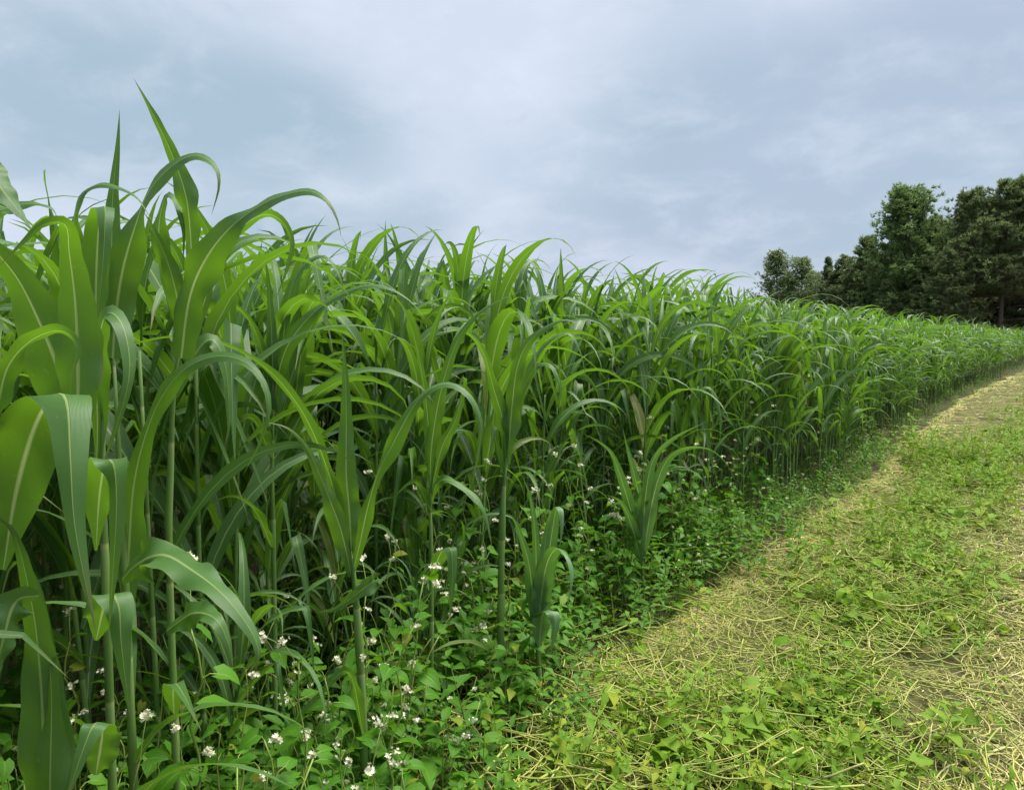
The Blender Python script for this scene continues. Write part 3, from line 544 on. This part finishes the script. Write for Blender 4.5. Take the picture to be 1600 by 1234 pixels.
_b = [buck_parts(300 + i, 1, i < 9) for i in range(14)]
B_LO = {nm: [join(p, (nm,)) for p in _b] for nm in BM}
def weed_parts(seed, lod=0):
    r = np.random.default_rng(seed); H = r.uniform(.22, .42); n = int(r.integers(5, 8)); g = G(); zz = np.linspace(0, H, n + 1); ln = r.normal(0, .06, 2)
    P = np.stack([ln[0] * (zz / H) ** 1.3, ln[1] * (zz / H) ** 1.3, zz - .015], 1); tube(g, P, np.linspace(.003, .0012, n + 1), 4 if not lod else 3, r.random()); parts = [('stem', g)]
    az = r.uniform(0, 6.28)
    for i in range(1, n + 1):
        for k in (0, 1):
            a = az + i * 1.57 + k * math.pi + r.normal(0, .25); q = i / n; L = (.030 + .042 * math.sin(q * 2.4)) * r.uniform(.8, 1.2); f = G()
            broad(f, P[i], dirv(a, r.uniform(.0, .7)), (0, 0, 1), L, L * r.uniform(.38, .52), 'lance', r.random(), 5 if not lod else 3, droop=r.uniform(.2, .6)); parts.append(('leaf', f))
    if not lod or True:
        for k in range(4):
            f = G(); broad(f, P[n], dirv(az + k * 1.57, 1.0), (0, 0, 1), .022, .010, 'lance', r.random(), 4 if not lod else 3); parts.append(('leaf', f))
    return parts
WM = {'stem': M_BSTEM, 'leaf': M_WEED}
W_HI = [[(nm, g.mesh(nm, WM[nm])) for nm, g in weed_parts(500 + i)] for i in range(8)]
_w = [weed_parts(500 + i, 1) for i in range(8)]; W_LO = {nm: [join(p, (nm,)) for p in _w] for nm in WM}

# buckwheat among the front of the crop
bk = []
def bput(x, y, s, pl=0.): bk.append((int(rng.integers(9)) if rng.random() > pl else int(rng.integers(9, 14)), x, y, float(gz(x, y)), s, rng.uniform(0, 6.28), rng.normal(0, .08), rng.normal(0, .08), rng.random()))
for (u, v, d, s) in [(270, 830, 1.35, 1.25), (300, 960, 1.25, 1.1), (440, 900, 1.6, 1.1), (520, 880, 1.75, 1.15), (575, 800, 1.9, 1.2), (640, 710, 2.7, 1.2), (710, 690, 2.7, 1.2), (775, 760, 2.55, 1.1),
                     (910, 715, 3.6, 1.2), (940, 680, 3.7, 1.25), (1020, 680, 4.0, 1.25), (490, 1010, 1.45, 1.0), (420, 1050, 1.3, .9), (230, 1040, 1.2, .95), (330, 1110, 1.2, .8), (100, 1090, 1.1, .85), (220, 930, 1.3, 1.05),
                     (960, 780, 3.4, 1.0), (850, 700, 3.1, 1.15), (880, 720, 3.2, 1.1), (990, 700, 3.7, 1.15), (1060, 740, 4.1, 1.0), (1150, 680, 5.2, 1.2), (1190, 640, 5.4, 1.25), (1110, 690, 5.0, 1.1), (740, 720, 2.8, 1.15), (690, 860, 2.4, .9), (600, 960, 1.7, .9), (650, 1020, 1.75, .8), (560, 1100, 1.5, .7)]:
    p = px(u, 700, d); bput(p[0], p[1], s)
for _ in range(300):
    s = rng.uniform(.2, 9) if rng.random() < .6 else rng.uniform(3, 26); n = edge_n(s) + rng.normal(.08, .22) * (1 if s < 5 else .6)
    x, y = sn(s, n)
    if math.hypot(x, y) < 1.15 or y < .6: continue
    bput(x, y, (rng.uniform(.6, 1.12) if n < edge_n(s) + .2 else rng.uniform(.45, .8)) * (1 if s < 4.6 else .8 if n < edge_n(s) - .05 else .45), .45)
for _ in range(150):
    x, y = px(rng.uniform(-60, 620) if rng.random() < .7 else rng.uniform(-60, 260), 900, rng.uniform(1.05, 2.2))[:2]
    bput(x, y, rng.uniform(.5, 1.0), .7)
def inview(x, y, m=40):
    u, _ = to_px(x, y, .4); return y > .4 and -m < u < 1600 + m
bk.sort(key=lambda b: math.hypot(b[1], b[2]) if inview(b[1], b[2]) else 1e6)
def bzone(x, y, bloom):
    u, _ = to_px(x, y, .5); d = math.hypot(x, y)
    w = 'low at the left corner' if u < 330 else 'round the spear-leaved crop plant' if u < 640 else 'below the two middle stalks' if u < 860 else 'round the low bluish crop plant' if u < 1130 else 'at the foot of the receding crop'
    return (f'white-flowered buckwheat with heart-shaped leaves {w}', f'flowering buckwheat {w}') if bloom else (f'leafy flowerless buckwheat plant {w}', f'leafy buckwheat {w}')
B_MID = [[p for p in B_HI[i] if p[0] != 'leaf'] + [('foliage', join(buck_parts(300 + i, 0, i < 9), ('leaf',)).mesh('foliage', M_BUCK))] for i in range(14)]
for q_, b in enumerate(bk[:300]):
    lb, gp = bzone(b[1], b[2], b[0] < 9); place_copy(B_HI[b[0]] if q_ < 150 else B_MID[b[0]], 'buckwheat_plant', lb, 'buckwheat', b[1:4], b[5], b[6], b[7], b[4], gp)
root = tag(obj('buckwheat_stand', replicate(B_LO['leaf'], bk[300:], 'buckwheat_stand', M_BUCK)), 'white-flowered buckwheat mixed into the far front of the crop', 'buckwheat', kind='stuff')
for nm in ('stem', 'flower_cluster'): tag(obj(nm, replicate(B_LO[nm], bk[300:], nm, BM[nm]), root), None, None, kind='stuff')

# leafy weeds
wd = []
for _ in range(3900):
    s = abs(rng.normal(0, 1)) * 6 + .3 if rng.random() < .75 else rng.uniform(5, 40); e = edge_n(s)
    o = rng.uniform(-.9, weed_w(s)) if rng.random() < .8 else rng.uniform(-2.6, -.5); n = e + o; x, y = sn(s, n)
    if math.hypot(x, y) < 1.2 or y < .5: continue
    sca = rng.uniform(.7, 1.15) * (1. if o < .25 else np.interp(o, [.25, .55], [1, .5])) * np.interp(s, [4, 5.2], [1, .5])
    wd.append((int(rng.integers(8)), x, y, float(gz(x, y)), sca, rng.uniform(0, 6.28), rng.normal(0, .15), rng.normal(0, .15), rng.random()))
wd.sort(key=lambda b: (math.hypot(b[1], b[2]) + 1.2 * max(0, edge_n(to_sn(b[1], b[2])[0]) - to_sn(b[1], b[2])[1])) if inview(b[1], b[2]) else 1e6)
W_MID = [[(nm, W_LO[k2][i].mesh(nm, WM[k2])) for nm, k2 in (('stem', 'stem'), ('foliage', 'leaf'))] for i in range(8)]
for q_, b in enumerate(wd[:300]):
    u, _ = to_px(b[1], b[2], .2); w = 'in the lower left corner' if u < 300 else 'under the spear-leaved plant' if u < 600 else 'below the slender middle stalk' if u < 720 else 'below the V-leaved plant' if u < 820 else 'round the short bluish plant' if u < 930 else 'round the low spread-leaved plant' if u < 1080 else 'where the receding crop meets the straw band'
    w += ', close up' if b[2] < 2.2 else ', farther back'
    place_copy(W_HI[b[0]] if q_ < 130 else W_MID[b[0]], 'leafy_weed', f'low green weed with paired pointed leaves {w}', 'weed', b[1:4], b[5], b[6], b[7], b[4], f'leafy weeds {w}')
root = tag(obj('weeds', replicate(W_LO['leaf'], wd[300:], 'weeds', M_WEED)), 'low leafy weeds covering the ground along the crop edge', 'weeds', kind='stuff')
tag(obj('stem', replicate(W_LO['stem'], wd[300:], 'stem', M_BSTEM), root), None, None, kind='stuff')

# low plants in the mown strip
cv = []
def sprig(seed):                                    # small sprawling regrowth: a few heart leaves on a short stem
    r = np.random.default_rng(seed); a = G(); b = G()
    for i in range(int(r.integers(5, 9))):
        az = r.uniform(0, 6.28); e = dirv(az, r.uniform(.2, 1.1)) * r.uniform(.05, .2); tube(b, [(0, 0, 0), e * .5 + (0, 0, .02), e], [.002, .0017, .0014], 3, r.random())
        L = r.uniform(.045, .085); broad(a, e, dirv(az + r.normal(0, .5), r.uniform(-.4, .4)), unit(np.array([r.normal(0, .4), r.normal(0, .4), 1])), L, L * .95, 'heart', r.random(), 4)
    return a, b
_sp = [sprig(600 + i) for i in range(5)]; C_LEAF = W_LO['leaf'] + [p[0] for p in _sp]; C_STEM = W_LO['stem'] + [p[1] for p in _sp]
for _ in range(7600):
    s = 1.2 + abs(rng.normal(0, 1)) * 4.5 if rng.random() < .8 else rng.uniform(4, 30); n = rng.normal(-.78, .28) if rng.random() < .75 else rng.uniform(edge_n(s) + weed_w(s), .9)
    x, y = sn(s, n)
    if not inview(x, y, 200) or math.hypot(x, y) < 1.1: continue
    if n > np.interp(s, [2, 4, 8, 20], [-.20, -.35, -.62, -.9]) and rng.random() < .85: continue      # the worn wheel track stays bare
    if math.sin(2.9 * x + 1.1) + math.sin(3.3 * y + x) + .8 * math.sin(7 * x - 5 * y) + rng.normal(0, .6) < -.75: continue
    cv.append((int(rng.integers(13) if rng.random() < .78 else rng.integers(8, 13)), x, y, float(gz(x, y)) + .004, min(.85, (.42 if s < 6 else .58) * math.exp(rng.normal(0, .42))), rng.uniform(0, 6.28), rng.normal(0, .35), rng.normal(0, .35), rng.random()))
for _ in range(120):
    x, y = 4.62 + rng.normal(0, .42), 7.5 + rng.normal(0, .75)
    cv.append((int(rng.integers(8)), x, y, float(gz(x, y)), rng.uniform(.8, 1.4), rng.uniform(0, 6.28), rng.normal(0, .2), rng.normal(0, .2), rng.uniform(.5, 1)))
cv.sort(key=lambda b: math.hypot(b[1], b[2]) / b[4] ** .5 if inview(b[1], b[2], 0) and to_px(b[1], b[2], 0)[1] < 1240 else 1e6)
C_MID = [[('stem', C_STEM[i].mesh('stem', M_CUT)), ('foliage', C_LEAF[i].mesh('foliage', M_COVER))] for i in range(13)]
for b in cv[:300]:
    u, v = to_px(b[1], b[2], 0.); w = ('where the weed border ends' if u < 900 else 'left of the pale straw band' if u < 1080 else 'below the pale straw band' if u < 1250 else 'amid the yellow cut stems' if u < 1430 else 'beside the dry right wheel track')
    w += ', at the lower edge' if v > 1130 else ', near' if v > 980 else ', farther up'; kd = 'paired pointed leaves' if b[0] < 8 else 'heart-shaped leaves'
    place_copy(C_MID[b[0]], 'low_weed', f'small weed with {kd} {w}', 'weed', b[1:4], b[5], b[6], b[7], b[4], f'small weeds with {kd} {w}')
cv = cv[300:]
root = tag(obj('ground_cover', replicate(C_LEAF, cv, 'ground_cover', M_COVER)), 'low green regrowth scattered over the mown strip', 'ground cover', kind='stuff')
tag(obj('stem', replicate(C_STEM, cv, 'stem', M_CUT), root), None, None, kind='stuff')

# straw clippings
def straw_piece(g, x, y, L, w, az, rn, lift=.012, curl=.3, m=4):
    u = np.linspace(-.5, .5, m); a = az + curl * u
    P = np.stack([x + L * u * np.cos(a), y + L * u * np.sin(a), np.zeros(m)], 1)
    P[:, 2] = gz(P[:, 0], P[:, 1]) + .009 + lift * (1 - (2 * u) ** 2 * rng.uniform(.2, 1.)) + rng.normal(0, .004) * np.linspace(-1, 1, m)
    side = np.stack([-np.sin(a), np.cos(a), np.full(m, rng.normal(0, .5))], 1); ribbon(g, P, unit(side), np.full(m, w / 2), 2, fold=0, rn=rn)
g = G()
for _ in range(27000):
    s = .8 + abs(rng.normal(0, 1)) * 4.2 if rng.random() < .62 else rng.uniform(5, 30); q = rng.random()
    e0 = edge_n(s) + weed_w(s)
    n = e0 + abs(rng.normal(.05, .07)) if q < .42 else rng.normal(np.interp(s, [3, 8], [-.02, -.35]), np.interp(s, [3, 8], [.16, .36])) if q < .74 else rng.uniform(e0, .9)
    x, y = sn(s, n + wob(s))
    if not inview(x, y, 120): continue
    straw_piece(g, x, y, rng.uniform(.03, .17) * (1 + .03 * s), rng.uniform(.0008, .0028) * (1 + .19 * s), math.atan2(D[1], D[0]) + rng.normal(0, .75), rng.random(), rng.uniform(0, .026), rng.normal(0, .45))
for _ in range(9000):                              # fine chaff
    s = .9 + abs(rng.normal(0, 1)) * 3.0; n = rng.uniform(edge_n(s) + weed_w(s) - .05, .7); x, y = sn(s, n)
    if inview(x, y, 60): straw_piece(g, x, y, rng.uniform(.008, .035), rng.uniform(.001, .004), rng.uniform(0, 6.28), rng.random(), .004, rng.normal(0, .3), 2)
tag(obj('straw_clippings', g.mesh('straw_clippings', M_STRAW)), 'pale chopped straw lying in bands along the mown strip', 'straw', kind='stuff')
# cut yellow stems lying about
def stem_curve(r, L):
    m = 7; a = r.uniform(0, 6.28) + np.cumsum(r.normal(0, .22, m)); P = np.stack([np.cos(a), np.sin(a), np.zeros(m)], 1).cumsum(0) * L / m
    P -= P.mean(0); P[:, 2] = .012 + np.abs(r.normal(0, .012)) + r.uniform(-.01, .06) * np.linspace(0, 1, m) ** 2; return P
S_G = []
for i in range(14):
    r = np.random.default_rng(800 + i); g = G(); P = stem_curve(r, r.uniform(.18, .5)); tube(g, spline(P, 10), np.linspace(1, .6, 10) * r.uniform(.0016, .0042), 5, r.random())
    if r.random() < .6: j = 3; tube(g, spline([P[j], P[j] + (.03, .03, .02), P[j] + (.05, .09, .03)], 5), [.0022, .002, .0018, .0015, .0013], 4, r.random())
    S_G.append(g)
st = []
for _ in range(2700):
    s = 1.0 + abs(rng.normal(0, 1)) * 3.6; n = rng.normal(-.95, .42); x, y = sn(s, n)
    if not inview(x, y) or math.hypot(x, y) < 1.2 or n < -1.85: continue
    st.append((int(rng.integers(14)), x, y, float(gz(x, y)) + rng.uniform(.01, .09), rng.uniform(.6, 1.3), rng.normal(.9, .9), rng.normal(0, .13), rng.normal(0, .13), rng.random()))
st.sort(key=lambda b: math.hypot(b[1], b[2]) if to_px(b[1], b[2], 0)[1] < 1240 else 1e6); S_M = [g.mesh('cut_stem', M_CUT) for g in S_G]
for b in st[:300]:
    o = obj('cut_stem', S_M[b[0]]); o.location = b[1:4]; o.rotation_euler = (b[6], b[7], b[5]); o.scale = (b[4],) * 3
    tag(o, 'yellow cut plant stem lying on the near part of the mown strip', 'cut stem', 'yellow cut stems on the mown strip')
tag(obj('cut_stems', replicate(S_G, st[300:], 'cut_stems', M_CUT)), 'tangle of yellow cut stems farther along the mown strip', 'cut stems', kind='stuff')

# ---------------------------------------------------------------- pines and other trees
def tuft(V, T, A, p, d, L, r, n, spread):
    for _ in range(n):
        a = unit(d + r.normal(0, spread, 3)); b = unit(np.cross(a, r.normal(0, 1, 3))) * L * .12; k = len(V)
        V += [p - b, p + b, p + a * L * r.uniform(.7, 1.15) + b * .3]; T.append([k, k + 1, k + 2]); rn = r.random(); A += [[0, 0, rn]] * 3
def pine(seed, H, base=.12, Rm=.19, shape=.8, nw=17, nb=7, twigs=7, tl=.31, up=.35, spread=.55, dead=0, nn=10, el=(-.12, .2, .9), clump=4):
    r = np.random.default_rng(seed); tr = G(); lm = G(); V = []; T = []; A = []
    zz = np.linspace(0, H * .97, 12); bend = r.normal(0, .012 * H, 2); P = np.stack([bend[0] * (zz / H) ** 2, bend[1] * (zz / H) ** 2, zz - .2], 1)
    tube(tr, P, np.linspace(.015 * H, .0025 * H, 12), 8); lean = r.uniform(0, 6.28)
    for w in range(nw):
        q = (w + r.uniform(.1, .5)) / nw
        for j in range(nb):
            z = H * (base + (1 - base) * q ** .92) + r.normal(0, .012 * H); az = (j + r.uniform(-.3, .3)) * 6.283 / nb + w * 1.1
            rad = Rm * H * ((1 - q) ** shape + .05) * r.uniform(.5, 1.25) * (1 if q > .1 else .8) * (1 + .2 * math.cos(az - lean))
            c = np.array([np.interp(z, P[:, 2], P[:, 0]), np.interp(z, P[:, 2], P[:, 1]), min(z, H * .97)])
            e = c + dirv(az, np.interp(q, [0, .5, 1], el) + r.normal(0, .12)) * rad + (0, 0, up * rad * .5); B = spline([c, (c + e) / 2 - (0, 0, .07 * rad), e], 7)
            tube(lm, B, np.linspace(.010 + .012 * rad, .006, 7), 3)
            for k in range(twigs):
                f = .32 + .68 * (k + 1) / twigs; p = B[min(6, int(f * 6))]; la = az + (0 if k == twigs - 1 else r.choice([-1, 1]) * r.uniform(.5, 1.1))
                tip = p + dirv(la, .35) * rad * r.uniform(.12, .34) * (1.25 - .5 * f)
                for _ in range(clump): tuft(V, T, A, tip + r.normal(0, .10 + .02 * rad, 3) * (1, 1, .6), unit(dirv(la + r.normal(0, .5), .8)), tl * r.uniform(.75, 1.2), r, nn, spread)
    for k in range(14): tuft(V, T, A, np.array([P[-1, 0], P[-1, 1], H * (.90 + .09 * k / 13)]) + r.normal(0, .05, 3) * (1, 1, 0), np.array([0, 0, 1.]), tl, r, nn, .45)
    for i in range(dead):
        z = H * r.uniform(.12, base + .12); az = r.uniform(0, 6.28); L = r.uniform(.06, .15) * H; c = np.array([P[2, 0], P[2, 1], z]); tube(lm, [c, c + dirv(az, .1) * L * .5, c + dirv(az, -.05) * L], [.028, .018, .007], 3)
    cr = G(); cr.add(np.array(V), None, np.array(T), np.array(A)); return tr, lm, cr
TP = {}
def proto(key, parts, mc): TP[key] = [(nm, g.mesh(nm, m)) for nm, g, m in zip(('trunk', 'limbs', 'crown'), parts, (M_BARK, M_BARK, mc))]
for i in range(4): proto('p%d' % i, pine(900 + i, 12., base=[.10, .16, .2, .12][i], Rm=[.27, .30, .28, .23][i], shape=.95), M_PINE)
for i in range(2): proto('h%d' % i, pine(920 + i, 13., base=.35, Rm=.31, shape=.82, nw=17, dead=34), M_PINE)
proto('w', pine(940, 12., base=.08, Rm=.26, shape=.5, nw=24, nb=9, tl=.32, up=.45, el=(-.05, .3, .95), clump=5, nn=7), M_WPINE)
proto('l', pine(950, 9., base=.10, Rm=.24, shape=.5, nw=17, nb=7, tl=.24, up=.6, el=(.2, .6, 1.2), clump=4, nn=6, spread=.7), M_PALE)
proto('m', pine(951, 9., base=.10, Rm=.26, shape=.5, nw=14, nb=7, tl=.25, up=.5, el=(.1, .5, 1.2), clump=4, nn=6, spread=.7), M_PALE)
PH = {'w': 12., 'l': 9., 'm': 9., 'h0': 13., 'h1': 13.}
def tree(key, u, d, top_y, name, label, cat, group=None, wide=1.):
    p = px(u, 520, d); H = (HORIZ - top_y - 8) * d / F_PX + CAM_H; s = H / PH.get(key, 12.)
    t = thing(name, label, cat, (p[0], p[1], 0), group); t.rotation_euler = (0, 0, rng.uniform(0, 6.28)); t.scale = (s * wide, s * wide, s)
    for nm, me in TP[key]: obj(nm, me, t)
tree('l', 1214, 64, 392, 'broadleaf_tree', 'pale airy tree at the left end of the tree line', 'tree', wide=1.2)
tree('m', 1250, 63, 405, 'broadleaf_tree', 'rounder pale green tree second from the left end of the tree line', 'tree', wide=1.3)
tree('p3', 1291, 62, 396, 'pine_tree', 'thin dark spire of a pine beside the pale trees', 'tree', wide=.75)
tree('p1', 1318, 60, 396, 'pine_tree', 'short dark pine between the thin spire and the taller pine', 'tree', wide=1.25)
tree('p0', 1350, 58, 366, 'pine_tree', 'dark pointed pine just left of the rounded light green pine', 'tree', wide=1.15)
tree('w', 1412, 55, 303, 'pine_tree', 'full rounded pine with lighter green needles in the tree line', 'tree', wide=1.1)
tree('p2', 1455, 55, 335, 'pine_tree', 'dark pine half hidden right of the rounded light green pine', 'tree')
tree('h0', 1512, 52, 300, 'pine_tree', 'dark tall pine with a bare pale lower trunk', 'tree')
tree('p1', 1478, 50, 385, 'pine_tree', 'low bushy pine in front of the tall dark pines', 'tree', wide=1.1)
tree('h1', 1562, 51, 284, 'pine_tree', 'tallest dark pine near the right end of the tree line', 'tree', wide=1.05)
tree('h0', 1606, 50, 280, 'pine_tree', 'dark pine cut by the right edge with bare dead lower branches', 'tree')
tree('p0', 1385, 53, 430, 'pine_tree', 'small dark pine under the rounded light green pine', 'tree', wide=1.15)
tree('p2', 1430, 52, 440, 'pine_tree', 'small dark pine at the crop edge right of the rounded pine', 'tree', wide=1.2)
tree('m', 1234, 68, 432, 'broadleaf_tree', 'small pale tree filling the gap between the two pale trees', 'tree', wide=1.3)
tree('m', 1272, 66, 425, 'broadleaf_tree', 'small pale tree beside the thin dark spire', 'tree', wide=1.3)
tree('p1', 1302, 66, 430, 'pine_tree', 'small dark pine behind the thin dark spire', 'tree', wide=1.3)
k = 0
for (d0, yy) in ((59, 0), (64, 6), (70, 14)):
    for u in range(1300 + int(yy) * 2, 1720, 34):
        tp = np.interp(u, [1290, 1350, 1410, 1510, 1600, 1720], [412, 392, 350, 320, 300, 296]) + yy + rng.uniform(0, 22)
        tree(('p0', 'p1', 'h1', 'p3', 'h0')[k % 5], u + rng.uniform(-8, 8), d0 + rng.uniform(-2, 2), tp, 'pine_tree', 'dark pine standing deep in the shaded wood behind the front trees', 'tree', 'pines deep in the wood'); k += 1
